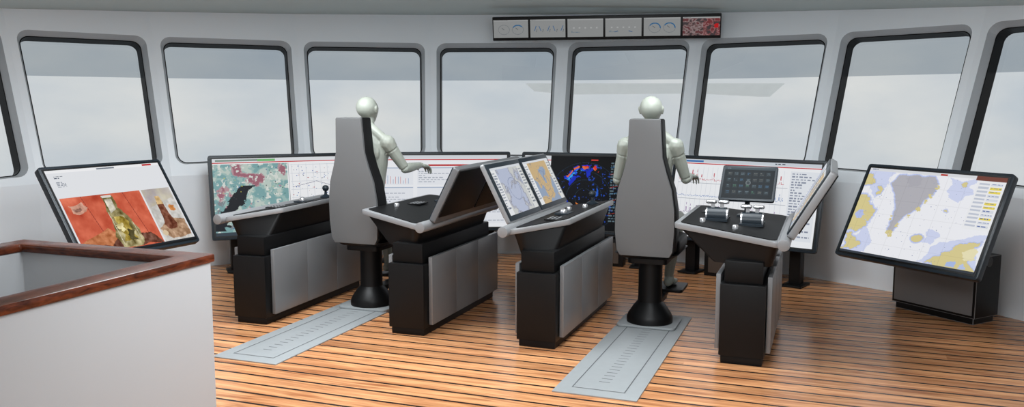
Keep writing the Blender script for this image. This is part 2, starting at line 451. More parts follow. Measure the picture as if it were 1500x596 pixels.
def img_photo_left():
    im=canvas(280,180,(236,238,242)); h,w,_=im.shape; X,Y=grid(im)
    rect(im,0,0,1,.035,(250,250,252)); rect(im,.42,.01,.58,.028,(120,128,140)); rect(im,.84,.008,.93,.03,(200,44,50))
    rows(im,.05,.07,.13,.11,2,(70,80,100),1); rows(im,.05,.14,.12,.21,4,(150,156,168),2)
    n=noise(h,w,8,4,4); ng=noise(h,w,40,6,3); T=.33; n6=noise(h,w,16,21,5)
    a=(Y>T)&(Y<.985)&(X>.015)&(X<.70)
    wood=np.zeros_like(im); wood[:]=(212,98,70)
    g=(n-.5)*60+(n6-.5)*50; wood[...,0]+=g; wood[...,1]+=g*1.1; wood[...,2]+=g
    for p in (.19,.37,.55): wood[np.abs(X-p-(Y-.4)*.12)<.003]=(160,66,50)
    im[a]=wood[a]
    def tex(pts,c,am=60,sd=0):
        m=pmask(im,pts); v=np.array(c)[None,None]+((ng if sd==0 else noise(h,w,24,sd,4))-.5)[...,None]*am
        im[m]=v[m]
    tex(frac([(.015,.985),(.015,.86),(.28,.72),(.46,.985)],.06,3,3),(196,120,76),90); tex(frac([(.015,.985),(.10,.93),(.20,.90),(.30,.985)],.1,3,3),(126,66,48),90); tex(frac([(.20,.985),(.40,.80),(.62,.84),(.70,.985)],.1,3,3),(112,68,52),110)
    tex(frac([(.05,.42),(.17,.39),(.20,.46),(.13,.53),(.07,.51)],.15,3,2),(214,160,138),70); tex(frac([(.08,.46),(.15,.44),(.15,.48),(.09,.50)],.2,3,2),(164,120,106),110)
    tex(frac([(.345,.35),(.435,.35),(.44,.50),(.51,.66),(.54,.9),(.51,.97),(.34,.97),(.31,.84),(.34,.57)],.08,4,4),(150,138,92),220,11)
    tex([(.36,.39),(.42,.39),(.42,.52),(.365,.56)],(196,190,172),170,12); tex(frac([(.37,.60),(.45,.62),(.50,.88),(.37,.90)],.16,3,3),(190,166,80),210,13)
    tex(frac([(.35,.70),(.41,.68),(.43,.78),(.37,.82)],.25,3,5),(220,206,150),160,14); tex(frac([(.43,.76),(.49,.78),(.49,.90),(.44,.90)],.25,3,6),(90,82,46),120,15)
    poly(im,[(.345,.345),(.435,.345),(.43,.37),(.35,.37)],(228,224,216))
    line(im,.345,.55,.355,.93,.002,(230,222,200)); line(im,.51,.70,.52,.92,.002,(224,214,190))
    rect(im,.70,T,.715,.985,(240,242,245))
    a=(Y>T)&(Y<.985)&(X>=.715)&(X<.985); im[a]=np.stack([196+ (n-.5)*60+(n6-.5)*40,188+(n-.5)*70+(n6-.5)*40,180+(n-.5)*80],-1)[a]
    tex([(.715,.56),(.985,.45),(.985,.985),(.715,.985)],(212,209,204),60); tex(frac([(.72,.82),(.84,.68),(.985,.74),(.985,.94),(.80,.96)],.1,4,6),(178,142,112),110)
    tex(frac([(.80,.50),(.86,.50),(.90,.78),(.88,.84),(.80,.84),(.78,.78)],.05,3,2),(116,64,44),110); tex([(.81,.42),(.85,.42),(.86,.53),(.80,.53)],(214,180,126),90); tex(frac([(.91,.54),(.96,.55),(.95,.62),(.90,.62)],.2,3,2),(214,140,76),60); ell(im,.75,.88,.025,.035,(226,204,170))
    rect(im,0,.985,1,1,(40,44,50)); return im
def img_chart_right():
    im=canvas(320,212,(246,247,252)); h,w,_=im.shape; X,Y=grid(im)
    pale=(214,221,248); blue=(188,200,242); tan=(224,211,152)
    def land(pts,amp,it,sd,c,fr=2,fr2=5):
        m=pmask(im,frac(pts,amp,it,sd)); g2=grow(m,fr2); im[g2]=pale; g1=grow(m,fr); im[g1]=blue; im[m]=c; return m
    poly(im,frac([(0,.04),(.22,.04),(.17,.26),(.13,.34),(.13,.55),(.18,.74),(.20,.97),(0,.97)],.2,5,3),pale)
    poly(im,frac([(.62,.04),(.80,.04),(.82,.20),(.74,.30),(.66,.22)],.25,5,23),pale); poly(im,frac([(.60,.62),(.70,.66),(.66,.78),(.58,.76)],.25,5,13),pale)
    poly(im,frac([(.60,.97),(.66,.80),(.80,.70),(.92,.62),(1,.60),(1,.97)],.15,5,15),pale)
    land([(0,.34),(.05,.32),(.08,.40),(.13,.44),(.16,.54),(.15,.62),(.10,.60),(.11,.70),(.07,.76),(.03,.72),(0,.76)],.34,5,7,tan)
    poly(im,frac([(.03,.52),(.08,.50),(.07,.60),(.03,.60)],.3,4,4),blue)
    land([(0,.80),(.04,.77),(.08,.82),(.14,.86),(.13,.94),(.08,.97),(0,.97)],.32,5,17,tan)
    land([(0,.08),(.04,.07),(.08,.14),(.05,.20),(0,.21)],.3,5,8,tan,2,4)
    land([(.11,.22),(.14,.20),(.16,.26),(.13,.31)],.34,4,9,tan,2,3)
    gl=[(.25,.06),(.38,.04),(.52,.05),(.555,.12),(.545,.22),(.505,.30),(.485,.39),(.42,.48),(.38,.56),(.355,.69),(.33,.72),(.31,.60),(.315,.49),(.29,.36),(.265,.27),(.21,.16)]
    m=land(gl,.15,5,6,(186,185,192),2,4)
    for q,(x,y) in enumerate([(.54,.26),(.51,.33),(.485,.42),(.425,.51),(.375,.62),(.335,.71),(.305,.55),(.56,.16),(.345,.74)]):
        poly(im,frac([(x-.010,y-.024),(x+.012,y-.02),(x+.012,y+.02),(x-.010,y+.024)],.4,4,q+2),tan)
    poly(im,frac([(.30,.08),(.42,.07),(.44,.14),(.34,.18)],.3,4,3),(176,175,184),.6)
    land([(.51,.72),(.55,.69),(.59,.71),(.58,.755),(.53,.77)],.25,5,4,tan,2,4)
    land([(.66,.97),(.70,.90),(.75,.88),(.77,.82),(.82,.79),(.87,.72),(.98,.66),(1,.97)],.26,5,9,tan)
    poly(im,frac([(.80,.97),(.82,.92),(.86,.90),(.86,.97)],.25,4,3),(176,194,236)); poly(im,frac([(.88,.80),(.97,.75),(.98,.86),(.90,.88)],.2,4,3),(240,232,190)); poly(im,frac([(.89,.97),(.91,.91),(.94,.97)],.2,4,3),(190,204,240))
    land([(.71,.10),(.75,.08),(.76,.12),(.73,.14)],.3,4,3,tan,1,3); land([(.66,.40),(.68,.39),(.69,.42)],.3,3,3,tan,1,3)
    r=random.Random(3)
    for i in range(140):
        x=r.uniform(.02,.82);y=r.uniform(.06,.95); rect(im,x,y,x+.004,y+.006,(160,170,196))
    for i in range(6): im[:,int((.05+i*.14)*w)]*=.94
    for i in range(5): im[int((.18+i*.17)*h)]*=.95
    rect(im,0,0,1,.035,(226,228,232)); rows(im,.02,.008,.4,.028,1,(90,110,150),2); rect(im,.55,.008,.60,.03,(190,60,50))
    rect(im,.82,.0,1,.56,(244,245,248)); rect(im,.80,.0,1,.045,(120,70,60))
    for i in range(12): 
        y=.07+i*.04
        rect(im,.83,y,.90,y+.02,(200,206,220)); rect(im,.91,y,.985,y+.025,(240,220,90) if i in(1,2,5,6,9) else (222,226,234)); rows(im,.915,y+.006,.98,y+.018,1,(70,100,170),i)
    rect(im,0,.975,1,1,(60,66,74)); return im
def img_wing(seed,a,b,c):
    im=canvas(120,86,a); h,w,_=im.shape; n=noise(h,w,5,seed,5); im[n>.52]=b; im[n>.60]=c; im[np.abs(n-.52)<.006]=(120,124,140)
    rect(im,0,0,1,.05,(220,224,230)); rect(im,.0,.05,.14,1,(236,238,240)); rows(im,.02,.1,.12,.9,14,(120,130,150),seed); rect(im,.86,.05,1,1,(226,228,226)); rows(im,.88,.1,.98,.9,12,(90,100,120),seed+3)
    X,Y=grid(im); d=np.hypot(X-.5,(Y-.5)*h/w); im[np.abs(d-.17)<.0035]=(110,124,160); line(im,.5,.5,.66,.25,.003,(80,80,90)); return im
def img_small(k):
    im=canvas(90,54,(142,144,144)); X,Y=grid(im); h,w,_=im.shape
    if k in(0,4):
        for cx in (.3,.7):
            d=np.hypot(X-cx,(Y-.55)*h/w); th=np.arctan2(Y-.55,X-cx)
            im[(np.abs(d-.16)<.006)]=(110,116,120); 
            if k==4 or cx>.5: im[(np.abs(d-.15)<.016)&(th>-2.4)&(th<-.9+ (k==4))]=(40,96,140)
            line(im,cx,.55,cx-.06,.45,.006,(80,86,90))
    elif k==5:
        n=noise(h,w,9,4,5); im[:]=(108,84,84); im[n>.5]=(140,124,124); im[n>.6]=(98,58,60); im[:, int(w*.55):]=im[:, int(w*.55):]*.8+np.array((160,30,34))*.2; rect(im,.85,.25,.96,.6,(186,28,32)); im[(n<.40)]=(66,58,60)
    elif k==1:
        for i,cx in enumerate((.12,.3,.5,.7,.88)):
            line(im,cx,.62,cx+.05*(-1)**i,.36,.009,(50,96,140)); line(im,cx+.05,.7,cx+.07,.55,.007,(86,94,102))
    else:
        line(im,.1,.5,.9,.5,.004,(112,118,122)); 
        for i in range(5): ell(im,.18+i*.16,.5,.025,.045,(168,170,170)); 
        rows(im,.1,.66,.9,.8,2,(104,120,132),k)
        if k==3: line(im,.25,.75,.35,.7,.01,(40,86,130)); line(im,.65,.7,.75,.75,.01,(40,86,130))
    rect(im,0,0,1,.08,(156,158,158)); rows(im,.03,.02,.5,.07,1,(96,96,100),k); return im
def img_tablet():
    im=canvas(120,80,(30,38,44)); rect(im,0,0,1,.07,(70,84,92)); rows(im,.05,.02,.6,.05,1,(170,180,190),3)
    r=random.Random(6)
    for i in range(7):
        for j in range(4):
            x=.06+i*.128;y=.14+j*.2; rect(im,x,y,x+.10,y+.15,(38,48,55)); rows(im,x+.02,y+.04,x+.085,y+.12,2,r.choice([(110,130,140),(80,130,105),(80,125,160),(110,130,140),(120,124,120)]),i*3+j)
    ell(im,.5,.5,.05,.075,(120,130,134)); ell(im,.5,.5,.035,.055,(60,70,76)); return im

# ------------------------------------------------------------ big displays
def slab_display(parent,img,W,H,M,bez=0.028,th=0.045,mat_=None,name='housing'):
    hb=B(); hb.prism(rpoly([(-W/2,-H/2),(W/2,-H/2),(W/2,H/2),(-W/2,H/2)],0.025),-th,0)
    ho=hb.obj(name,mat_ or M_bez,parent=parent,M=M,bevel=0.004)
    bb=B(); bb.box(-W/2+bez*.6,W/2-bez*.6,-H/2+bez*.6,H/2-bez*.6,0,0.0015); bb.obj('bezel',M_blk,parent=parent,M=M)
    raster('screen',img,W-2*bez,H-2*bez,parent,M@Matrix.Translation((0,0,0.003)))
    return ho
def front_display(ph,R,img,label,W=1.44,H=0.80,z0=0.33):
    base=P(R,ph,0); e=empty('wall_display',base,-rad(ph),label,'screen','large front displays')
    t=rad(14)
    M=frame((0,0.0,z0+H/2*math.cos(t)),(1,0,0),(0,math.sin(t),math.cos(t)),(0,-math.cos(t),math.sin(t)))
    slab_display(e,img,W,H,M,bez=.036)
    for x in (-.5,.5):
        lb=B(); lb.box(x-.05,x+.05,.03,.13,0.02,z0+.35); lb.box(x-.09,x+.09,-.05,.18,0,0.02)
        lb.obj('leg',M_blk,parent=e,bevel=.006)
    cb=B(); cb.box(-.34,.34,.0,.16,0.0,z0-.06); cb.box(-.3,.3,-.008,0,.03,z0-.09,1)
    cb.obj('cabinet',[M_blk,M_brown],parent=e,bevel=.004)
front_display(-23.6,4.12,img_map_left(),'wide dark-framed display showing a coloured sea map and plots')
front_display(-3.2,4.12,img_doc(2),'wide dark-framed display showing white document panes')
front_display(17.8,4.12,img_radar(),'wide dark-framed display with black radar picture')
front_display(38.4,4.12,img_trend(),'wide dark-framed display with red trend curves')

def tilt_display(TRp,a,b,img,label,W,H,dback,z0,z1,bsx):
    e=empty('chart_display',(TRp[0]+b[0]*.55,TRp[1]+b[1]*.55,0),0,label,'screen')
    L=math.hypot(dback,z1-z0); Y=Vector((b[0]*dback/L,b[1]*dback/L,(z1-z0)/L)); X=Vector((a[0],a[1],0)); Z=X.cross(Y)
    c=Vector((-b[0]*.55,-b[1]*.55,z0))+Y*L/2
    M=frame(c,X,Y,Z); slab_display(e,img,W,L,M,bez=.035,th=.05)
    Mb=frame((0,0,0),X,Vector((b[0],b[1],0)),Vector((0,0,1)))
    x0,x1=bsx
    s=B(); s.box(x0+.02,x1-.02,.0,.24,0,.05,1); s.box(x0,x1,-.02,.26,.05,.5,1); s.box(x0+.02,x1-.02,-.028,-.02,.07,.48,0)
    s.obj('cabinet',[M_sil2,M_blk],parent=e,M=Mb,bevel=.006)
    ar=B(); ar.box((x0+x1)/2-.12,(x0+x1)/2+.12,-.20,.10,.46,.66); ar.obj('bracket',M_blk,parent=e,M=Mb,bevel=.01)
    cy=B(); cy.cyl((x0-.0,.12,.46),(x0+.0+(x1-x0),.12,.46),.04); cy.obj('hinge_tube',M_sil,parent=e,M=Mb,smooth=True)
    return e
tilt_display((2.745,5.95),(.485,-.875),(.875,.485),img_chart_right(),'tilted black-framed display showing a pale nautical chart',1.14,0,.35,.45,1.13,(-.44,.24))
a2=(.45,.893); b2=(-.893,.45)
TRl=Vector((-2.9,7.0)); BRl=TRl-Vector(b2)*.43; bc=BRl-Vector(a2)*.53
tilt_display((bc.x,bc.y),a2,b2,img_photo_left(),'tilted black-framed display showing a food photograph',1.06,0,.43,.49,1.14,(-.30,.42))

# ------------------------------------------------------------ consoles
def console(x,y,ang,L,s,uw,uo,wing,label,ctrl,lean=30,H=.45,v0=.10,v1o=.02,wt=.03,wm=None):
    e=empty('helm_console',(x,y,0),-ang,label,'control console','helm consoles')
    X=lambda u:s*u
    b=B(); b.box(-.125,.125,.02,L-.02,0,.05); b.box(-.135,.135,0,L,.05,.50); b.obj('base_cabinet',M_blk,parent=e,bevel=.006)
    for sd in (-1,1):
        p=B(); n=3; v0_=.07; ll=(L-.02-v0_)/n
        for i in range(n): p.box(sd*.14,sd*.168,v0_+i*ll,v0_+(i+1)*ll-.003,.07,.545)
        p.obj('side_panel',M_sil2,parent=e,bevel=.003)
    b=B(); b.box(-.115,.115,.03,L-.08,.50,.64); b.obj('column',M_blk2,parent=e,bevel=.01)
    zf=lambda xx,yy: .775+ (uw-s*xx)/(uw+uo)*.06
    def PP(ins): 
        pts=[(uw-ins,-.04+ins*1.2),(uw-ins,L-ins),(-uo+ins,L-ins),(-uo+ins,.20+ins)]
        return rpoly([(X(u),v) for u,v in pts],.05)
    inn=[(X(u),v) for u,v in [(uw-.06,.05),(uw-.06,L-.08),(-min(uo-.08,.2),L-.08),(-min(uo-.08,.2),.12)]]
    b=B(); b.prism(rpoly(inn,.05),.61,lambda a,c:zf(a,c)-.03,poly2=PP(.025)); b.obj('desk_body',M_blk,parent=e,smooth=True)
    b=B(); b.prism(PP(0),lambda a,c:zf(a,c)-.036,zf); b.obj('desk_rim',M_sil,parent=e,bevel=.008)
    b=B(); b.prism(PP(.035),lambda a,c:zf(a,c)+.0005,lambda a,c:zf(a,c)+.005); b.obj('desk_surface',M_blk2,parent=e)
    b=B(); b.cyl((X(uw+.01),-.06,.765),(X(uw+.01),L+.01,.765),.036,n=28); b.obj('hinge_tube',M_sil,parent=e,bevel=.006,ang=40)
    if wing:
        lean=rad(lean); v1=L-v1o
        Xa=Vector((0,-s,0));Ya=Vector((s*math.sin(lean),0,math.cos(lean)));Za=Xa.cross(Ya)
        org=Vector((X(uw+.02),(v0+v1)/2,.80))+Ya*(H/2)
        M=frame(org,Xa,Ya,Za); w=(v1-v0)
        wo=empty('wing_panel',(0,0,0)); wo.parent=e
        hb=B(); hb.prism(rpoly([(-w/2,-H/2),(w/2,-H/2),(w/2,H/2),(-w/2,H/2)],.02),-wt,0); hb.obj('wing_frame',wm or M_sil,parent=wo,M=M,bevel=.006)
        bk=B()
        for q in (-1,1): bk.box(q*w/4-w/4+.018,q*w/4+w/4-.018,-H/2+.05,H/2-.012,-wt-.008,-wt+.0005)
        bk.obj('rear_cover',M_blk,parent=wo,M=M,bevel=.002)
        for q in (-1,1):
            Mq=M@Matrix.Translation((q*w/4,0,.004))
            fb_=B(); fb_.box(-w/4+.01,w/4-.01,-H/2+.012,H/2-.012,-.004,.006); fb_.obj('bezel',M_bez,parent=wo,M=Mq,bevel=.002)
            im=img_wing(3,(186,194,216),(176,178,190),(206,208,206)) if q<0 else img_wing(9,(206,178,132),(206,178,132),(150,166,190))
            raster('screen',im,w/2-.07,H-.09,wo,Mq@Matrix.Translation((0,0,.008)))
    for kind,u,v in ctrl:
        xx=X(u); z=zf(xx,v)+.005
        b=B()
        if kind=='joystick':
            b.lathe([(.045,0),(.045,.012),(.03,.02),(.012,.03),(.010,.055),(.022,.062),(.028,.08),(.022,.098),(.008,.104)],(xx,v,z),24,0)
            b.obj('joystick',M_bez,parent=e,smooth=True)
        elif kind=='trackball':
            b.box(xx-.05,xx+.05,v-.07,v+.07,z,z+.012); b.hull([((xx,v-.02,z+.016),.028)],1); b.obj('trackball',[M_bez,M_chrome],parent=e,bevel=0,smooth=True)
        elif kind=='lever':
            b.box(xx-.075,xx+.075,v-.09,v+.09,z,z+.016,0); b.cyl((xx-.062,v,z+.03),(xx+.062,v,z+.03),.055,n=24,mi=0)
            b.cyl((xx-.072,v,z+.03),(xx-.062,v,z+.03),.05,n=24,mi=1); b.cyl((xx+.062,v,z+.03),(xx+.072,v,z+.03),.05,n=24,mi=1)
            for q in (-1,1):
                b.box(xx+q*.03-.012,xx+q*.03+.012,v-.008,v+.012,z+.07,z+.115,1); b.hull([((xx+q*.018,v,z+.12),(.016,.02,.014)),((xx+q*.062,v,z+.12),(.016,.02,.014))],1,2)
            b.obj('thrust_lever',[M_bez,M_chrome],parent=e,smooth=True)
        elif kind=='buttons':
            b.box(xx-.05,xx+.05,v-.08,v+.08,z,z+.008,0)
            for i in range(3):
                for j in range(4): b.box(xx-.034+i*.028,xx-.022+i*.028,v-.062+j*.035,v-.048+j*.035,z+.008,z+.012,1)
            b.obj('button_panel',[M_blk,M_sil],parent=e)
        elif kind=='knob':
            b.lathe([(.02,0),(.02,.02),(.016,.026)],(xx,v,z),16); b.obj('knob',M_chrome,parent=e,smooth=True)
        elif kind=='tablet':
            mo=empty('touchscreen_monitor',(xx,v,z)); mo.parent=e
            st=B(); st.box(-.06,.06,-.05,.07,0,.015); st.cyl((0,.02,.01),(0,.07,.2),.018); st.obj('stand',M_bez,parent=mo,smooth=True)
            t=rad(38); w,h=.38,.29
            Rz=Matrix.Rotation(rad(-4),4,'Z')
            M=Rz@frame((0,.03,.12+h/2*math.cos(t)),(1,0,0),(0,math.sin(t),math.cos(t)),(0,-math.cos(t),math.sin(t)))
            hb=B(); hb.prism(rpoly([(-w/2,-h/2),(w/2,-h/2),(w/2,h/2),(-w/2,h/2)],.018),-.022,0); hb.obj('housing',M_bez,parent=mo,M=M,bevel=.003)
            raster('screen',img_tablet(),w-.035,h-.035,mo,M@Matrix.Translation((0,0,.002)))
    return e
console(-1.90,6.06,rad(18.5),1.42,-1,.20,.17,False,'black and silver helm console with narrow desk beside a chair',[('buttons',-.02,.35),('trackball',.0,.75),('joystick',-.05,1.0),('knob',.06,1.15),('knob',-.06,1.2)])
console(-.73,5.76,rad(20.5),1.32,1,.13,.46,True,'black and silver helm console with dark raised wing panel',[('buttons',-.28,.75),('trackball',-.2,1.05),('knob',-.33,.5)],lean=27,H=.42,v0=.06,v1o=.02,wt=.045,wm=M_sildk)
console(.155,5.44,rad(20.5),1.42,-1,.20,.17,True,'black and silver helm console with two lit chart screens',[('buttons',-.03,.3),('trackball',.0,.62),('joystick',-.05,1.2),('knob',.05,.9),('knob',-.06,.95)],lean=27,H=.44,v0=.12,v1o=.0)
console(1.40,5.08,rad(20.5),1.25,1,.22,.46,True,'black and silver helm console carrying thrust levers and touchscreen',[('lever',-.23,.55),('lever',.0,.52),('tablet',-.07,.88),('buttons',-.32,.88),('knob',-.08,.25),('knob',-.30,.36)],lean=30,H=.47,v0=.06,wt=.045)

# ------------------------------------------------------------ deck rails + chairs
def rail(mid_far,L,label):
    f=Vector((math.sin(A),math.cos(A)))
    o=Vector(mid_far)-f*L
    e=empty('chair_rail',(o.x,o.y,0),-A,label,'floor rail','chair rails')
    b=B(); b.box(-.24,.24,0,L,0,.008); b.obj('deck_plate',M_track,parent=e,bevel=.003)
    w=.15; y0,y1=.10,L-.10; t=.003
    o4=[(-w-t,y0-t),(w+t,y0-t),(w+t,y1+t),(-w-t,y1+t)]; i4=[(-w+t,y0+t),(w-t,y0+t),(w-t,y1-t),(-w+t,y1-t)]
    g=B(); g.add([(a,c,.0092) for a,c in o4]+[(a,c,.0092) for a,c in i4],[(i,(i+1)%4,4+(i+1)%4,4+i) for i in range(4)])
    g.obj('guide_groove',M_line,parent=e)
    return e
rail((1.118,6.31),1.92,'long grey metal deck rail under a helm chair')
rail((-1.06,6.80),1.75,'long grey metal deck rail under a helm chair')

def chair(x,y,label):
    e=empty('helm_chair',(x,y,.0095),-A,label,'chair','helm chairs')
    b=B(); b.prism(rpoly([(-.21,-.17),(.21,-.17),(.21,.17),(-.21,.17)],.04),0,.016); b.obj('base_plate',M_plate,parent=e,bevel=.004)
    b=B(); b.lathe([(.165,.016),(.165,.05),(.155,.075),(.115,.135),(.088,.165),(.085,.20),(.085,.44),(.09,.47)],n=36); b.obj('pedestal',M_blk,parent=e,smooth=True)
    b=B(); b.prism(rpoly([(-.14,-.15),(.14,-.15),(.14,.2),(-.14,.2)],.04),.46,.50); b.prism(rpoly([(-.17,-.17),(.17,-.17),(.17,.22),(-.17,.22)],.05),.50,.54,poly2=rpoly([(-.225,-.22),(.225,-.22),(.225,.30),(-.225,.30)],.06)); b.obj('seat_pan',M_blk,parent=e,bevel=.004)
    b=B(); b.prism(rpoly([(-.225,-.16),(.225,-.16),(.215,.32),(-.215,.32)],.07),.54,.635); b.obj('seat_cushion',M_leather,parent=e,bevel=.03,seg=4)
    prof=[(.53,.178),(.57,.202),(.70,.213),(.86,.210),(1.00,.190),(1.12,.150),(1.22,.124),(1.38,.115),(1.47,.110),(1.48,.103)]
    def back(y0,y1,sc,zo,nm,m,bev,curve):
        b=B(); pts=[(w_*sc,z) for z,w_ in prof]; loop=[(w_,z) for w_,z in pts]+[(-w_,z) for w_,z in reversed(pts)]
        n=len(loop)
        def cv(px,z,yy): return (px, yy-(z-.55)*.06+ (abs(px)/.23)**2*curve, z*1.0+zo)
        vs=[cv(px,z,y0) for px,z in loop]+[cv(px,z,y1) for px,z in loop]
        h=len(pts); fs=[]
        for i in range(h-1):
            a,b_=i,i+1; c,d=n-1-i,n-2-i
            fs.append((a,b_,d,c)); fs.append((n+a,n+b_,n+d,n+c))
        for i in range(n): fs.append((i,(i+1)%n,n+(i+1)%n,n+i))
        b.add(vs,fs); return b.obj(nm,m,parent=e,bevel=bev,seg=3)
    back(-.245,-.22,.97,0,'backrest_shell',M_back,.004,.0)
    back(-.2195,-.105,1.02,.0,'backrest_cushion',M_leather,.012,.0)
    b=B(); b.box(-.05,.05,.05,.42,.10,.14); b.prism(rpoly([(-.17,.38),(.17,.38),(.17,.68),(-.17,.68)],.03),.15,.175,); b.box(-.05,.05,.38,.48,.12,.155); b.obj('footrest',M_blk,parent=e,bevel=.006)
    return e
chair(1.0,6.06,'grey-backed black leather helm chair on a pedestal')
chair(-1.105,6.60,'grey-backed black leather helm chair on a pedestal')

# ------------------------------------------------------------ mannequins
def person(x,y,label,armR,armL):
    b=B(); V_=Vector
    def cap(p,q,r0,r1,sub=2): b.hull([(p,r0),(q,r1)],0,sub)
    secs=[(.66,0,.15,.11),(.70,.005,.172,.125),(.77,0,.168,.118),(.85,-.005,.142,.10),(.93,-.005,.132,.092),(1.02,0,.142,.10),(1.12,.0,.158,.113),(1.21,-.002,.168,.112),(1.285,-.008,.160,.094),(1.335,-.012,.115,.07),(1.365,-.012,.07,.055)]
    n=28; vs=[];fs=[]
    for z,cy_,rx,ry in secs:
        for i in range(n):
            t=2*math.pi*i/n; c_,s_=math.cos(t),math.sin(t)
            vs.append((rx*math.copysign(abs(c_)**.85,c_),cy_+ry*math.copysign(abs(s_)**.85,s_),z))
    for j in range(len(secs)-1):
        for i in range(n): fs.append((j*n+i,j*n+(i+1)%n,(j+1)*n+(i+1)%n,(j+1)*n+i))
    fs.append(list(range(n))[::-1]); fs.append(list(range((len(secs)-1)*n,len(secs)*n))); b.add(vs,fs)
    for q in (-1,1):
        b.hull([((q*.09,-.078,1.22),(.06,.038,.075))]); b.hull([((q*.075,.088,1.20),(.07,.035,.055))])
        b.hull([((q*.08,-.03,.715),(.085,.08,.075))])
        cap((q*.02,-.012,1.42),(q*.145,-.015,1.325),.042,.04)
        hip=V_((q*.09,.03,.725)); knee=V_((q*.13,.47,.725)); ank=V_((q*.075,.44,.28))
        cap(hip,hip.lerp(knee,.45),.088,.078); cap(hip.lerp(knee,.45),knee,.078,.056)
        calf=knee.lerp(ank,.32)+V_((0,-.018,0)); cap(knee,calf,.055,.056); cap(calf,ank,.055,.036)
        b.hull([(ank+V_((0,-.035,-.05)),.034),(ank+V_((0,.01,-.02)),.038),(ank+V_((0,.09,-.06)),.030)])
        b.hull([(ank+V_((-.022,.08,-.062)),.026),(ank+V_((.022,.08,-.062)),.026),(ank+V_((q*.026,.16,-.070)),.018),(ank+V_((-q*.02,.175,-.070)),.018)])
    cap((0,-.01,1.32),(0,.01,1.46),.060,.053)
    b.hull([((0,.0,1.562),(.080,.090,.084)),((0,.03,1.548),(.073,.084,.080))],0,3)
    b.hull([((0,.045,1.52),(.062,.064,.05)),((0,.07,1.468),(.033,.032,.026))],0,3)
    b.hull([((0,.112,1.535),.009),((0,.128,1.512),.013)]); b.hull([((0,.105,1.486),(.024,.01,.008))]); b.hull([((0,.098,1.555),(.055,.014,.010))])
    for q in (-1,1):
        b.hull([((q*.030,.093,1.538),.013)]); b.hull([((q*.079,.012,1.545),(.010,.020,.031)),((q*.086,.0,1.556),(.006,.014,.018))]); 
    def hand(Wp,F,N,Sd):
        F=F.normalized(); N=(N-F*N.dot(F)).normalized(); Sd=(Sd-F*Sd.dot(F)-N*Sd.dot(N)).normalized()
        b.hull([(Wp+Sd*.016,.017),(Wp-Sd*.016,.017),(Wp+F*.085+Sd*.033,.012),(Wp+F*.075-Sd*.034,.011),(Wp+F*.04+Sd*.03,.015)])
        for off,fl,l,bend in ((.033,.088,.95,8),(.011,.093,1.05,14),(-.012,.088,.98,20),(-.034,.078,.78,26)):
            p=Wp+F*fl+Sd*off; an=bend
            for i,(sl,r0,r1) in enumerate(((.044,.0105,.0095),(.027,.0095,.0085),(.022,.0085,.0072))):
                d=(F*math.cos(rad(an))+N*math.sin(rad(an))+Sd*off*1.5).normalized(); q2=p+d*sl*l
                b.hull([(p,r0),(q2,r1)],0,1); p=q2; an+=22+i*4
        p=Wp+F*.025+Sd*.028
        for d,l,r0,r1 in ((F*.62+Sd*.7+N*.25,.045,.016,.012),(F*.85+Sd*.35+N*.3,.032,.012,.010),(F*.95+Sd*.1+N*.3,.026,.010,.008)):
            q2=p+d.normalized()*l; b.hull([(p,r0),(q2,r1)],0,1); p=q2
    for q,(el,wr,hd) in ((1,armR),(-1,armL)):
        sh=V_((q*.178,-.008,1.295)); el=V_(el);wr=V_(wr)
        b.hull([(sh,(.062,.062,.06)),(sh.lerp(el,.3),.05)]); cap(sh.lerp(el,.2),sh.lerp(el,.6),.050,.045); cap(sh.lerp(el,.55),el,.045,.037)
        m=el.lerp(wr,.3); cap(el,m,.038,.040); cap(m,wr,.039,.025)
        hand(wr,V_(hd),V_((0,.1,-1)),V_((-q,0,0)))
    o=b.obj('person',M_skin)
    md=o.modifiers.new('r','REMESH'); md.mode='VOXEL'; md.voxel_size=.0055
    sm=o.modifiers.new('s','SMOOTH'); sm.factor=.5; sm.iterations=3
    dg=bpy.context.evaluated_depsgraph_get(); me=bpy.data.meshes.new_from_object(o.evaluated_get(dg))
    me.materials.clear(); me.materials.append(M_skin)
    bands=[(V_((0,.0,1.405)),V_((0,.15,1)).normalized(),.075)]
    for q,(el,wr,hd) in ((1,armR),(-1,armL)):
        sh=V_((q*.178,-.008,1.295)); el=V_(el);wr=V_(wr)
        bands+=[(sh.lerp(el,.26),(el-sh).normalized(),.07),(el.lerp(sh,.04),(el-sh).normalized(),.06),(wr,(wr-el).normalized(),.045)]
    nv=len(me.vertices); co_=np.empty(nv*3); me.vertices.foreach_get('co',co_); co_=co_.reshape(-1,3)
    nr=np.empty(nv*3); me.vertices.foreach_get('normal',nr); nr=nr.reshape(-1,3)
    for c,d,r in bands:
        rel=co_-np.array(c); s_=rel@np.array(d); rr_=np.linalg.norm(rel-s_[:,None]*np.array(d)[None],axis=1)
        wgt=np.clip(1-np.abs(s_)/.008,0,1)*(rr_<r); co_-=nr*wgt[:,None]*.007
    me.vertices.foreach_set('co',co_.reshape(-1))
    me.polygons.foreach_set('use_smooth',[True]*len(me.polygons)); me.update()
    o.modifiers.clear(); o.data=me
    o.location=(x,y,.0); o.rotation_euler=(0,0,-A); o['label']=label; o['category']='person'
    return o
person(-1.12,6.62,'bald pale mannequin seated in helm chair, reaching one arm forward',((.27,.10,1.09),(.28,.345,1.10),(.05,1,-.18)),((-.25,.04,1.03),(-.16,.27,.90),(.25,1,-.3)))
person(.985,6.08,'bald pale mannequin seated in helm chair, forearms held forward',((.245,.07,1.06),(.235,.32,1.06),(.1,1,-.12)),((-.245,.05,1.04),(-.22,.29,.98),(.1,1,-.2)))

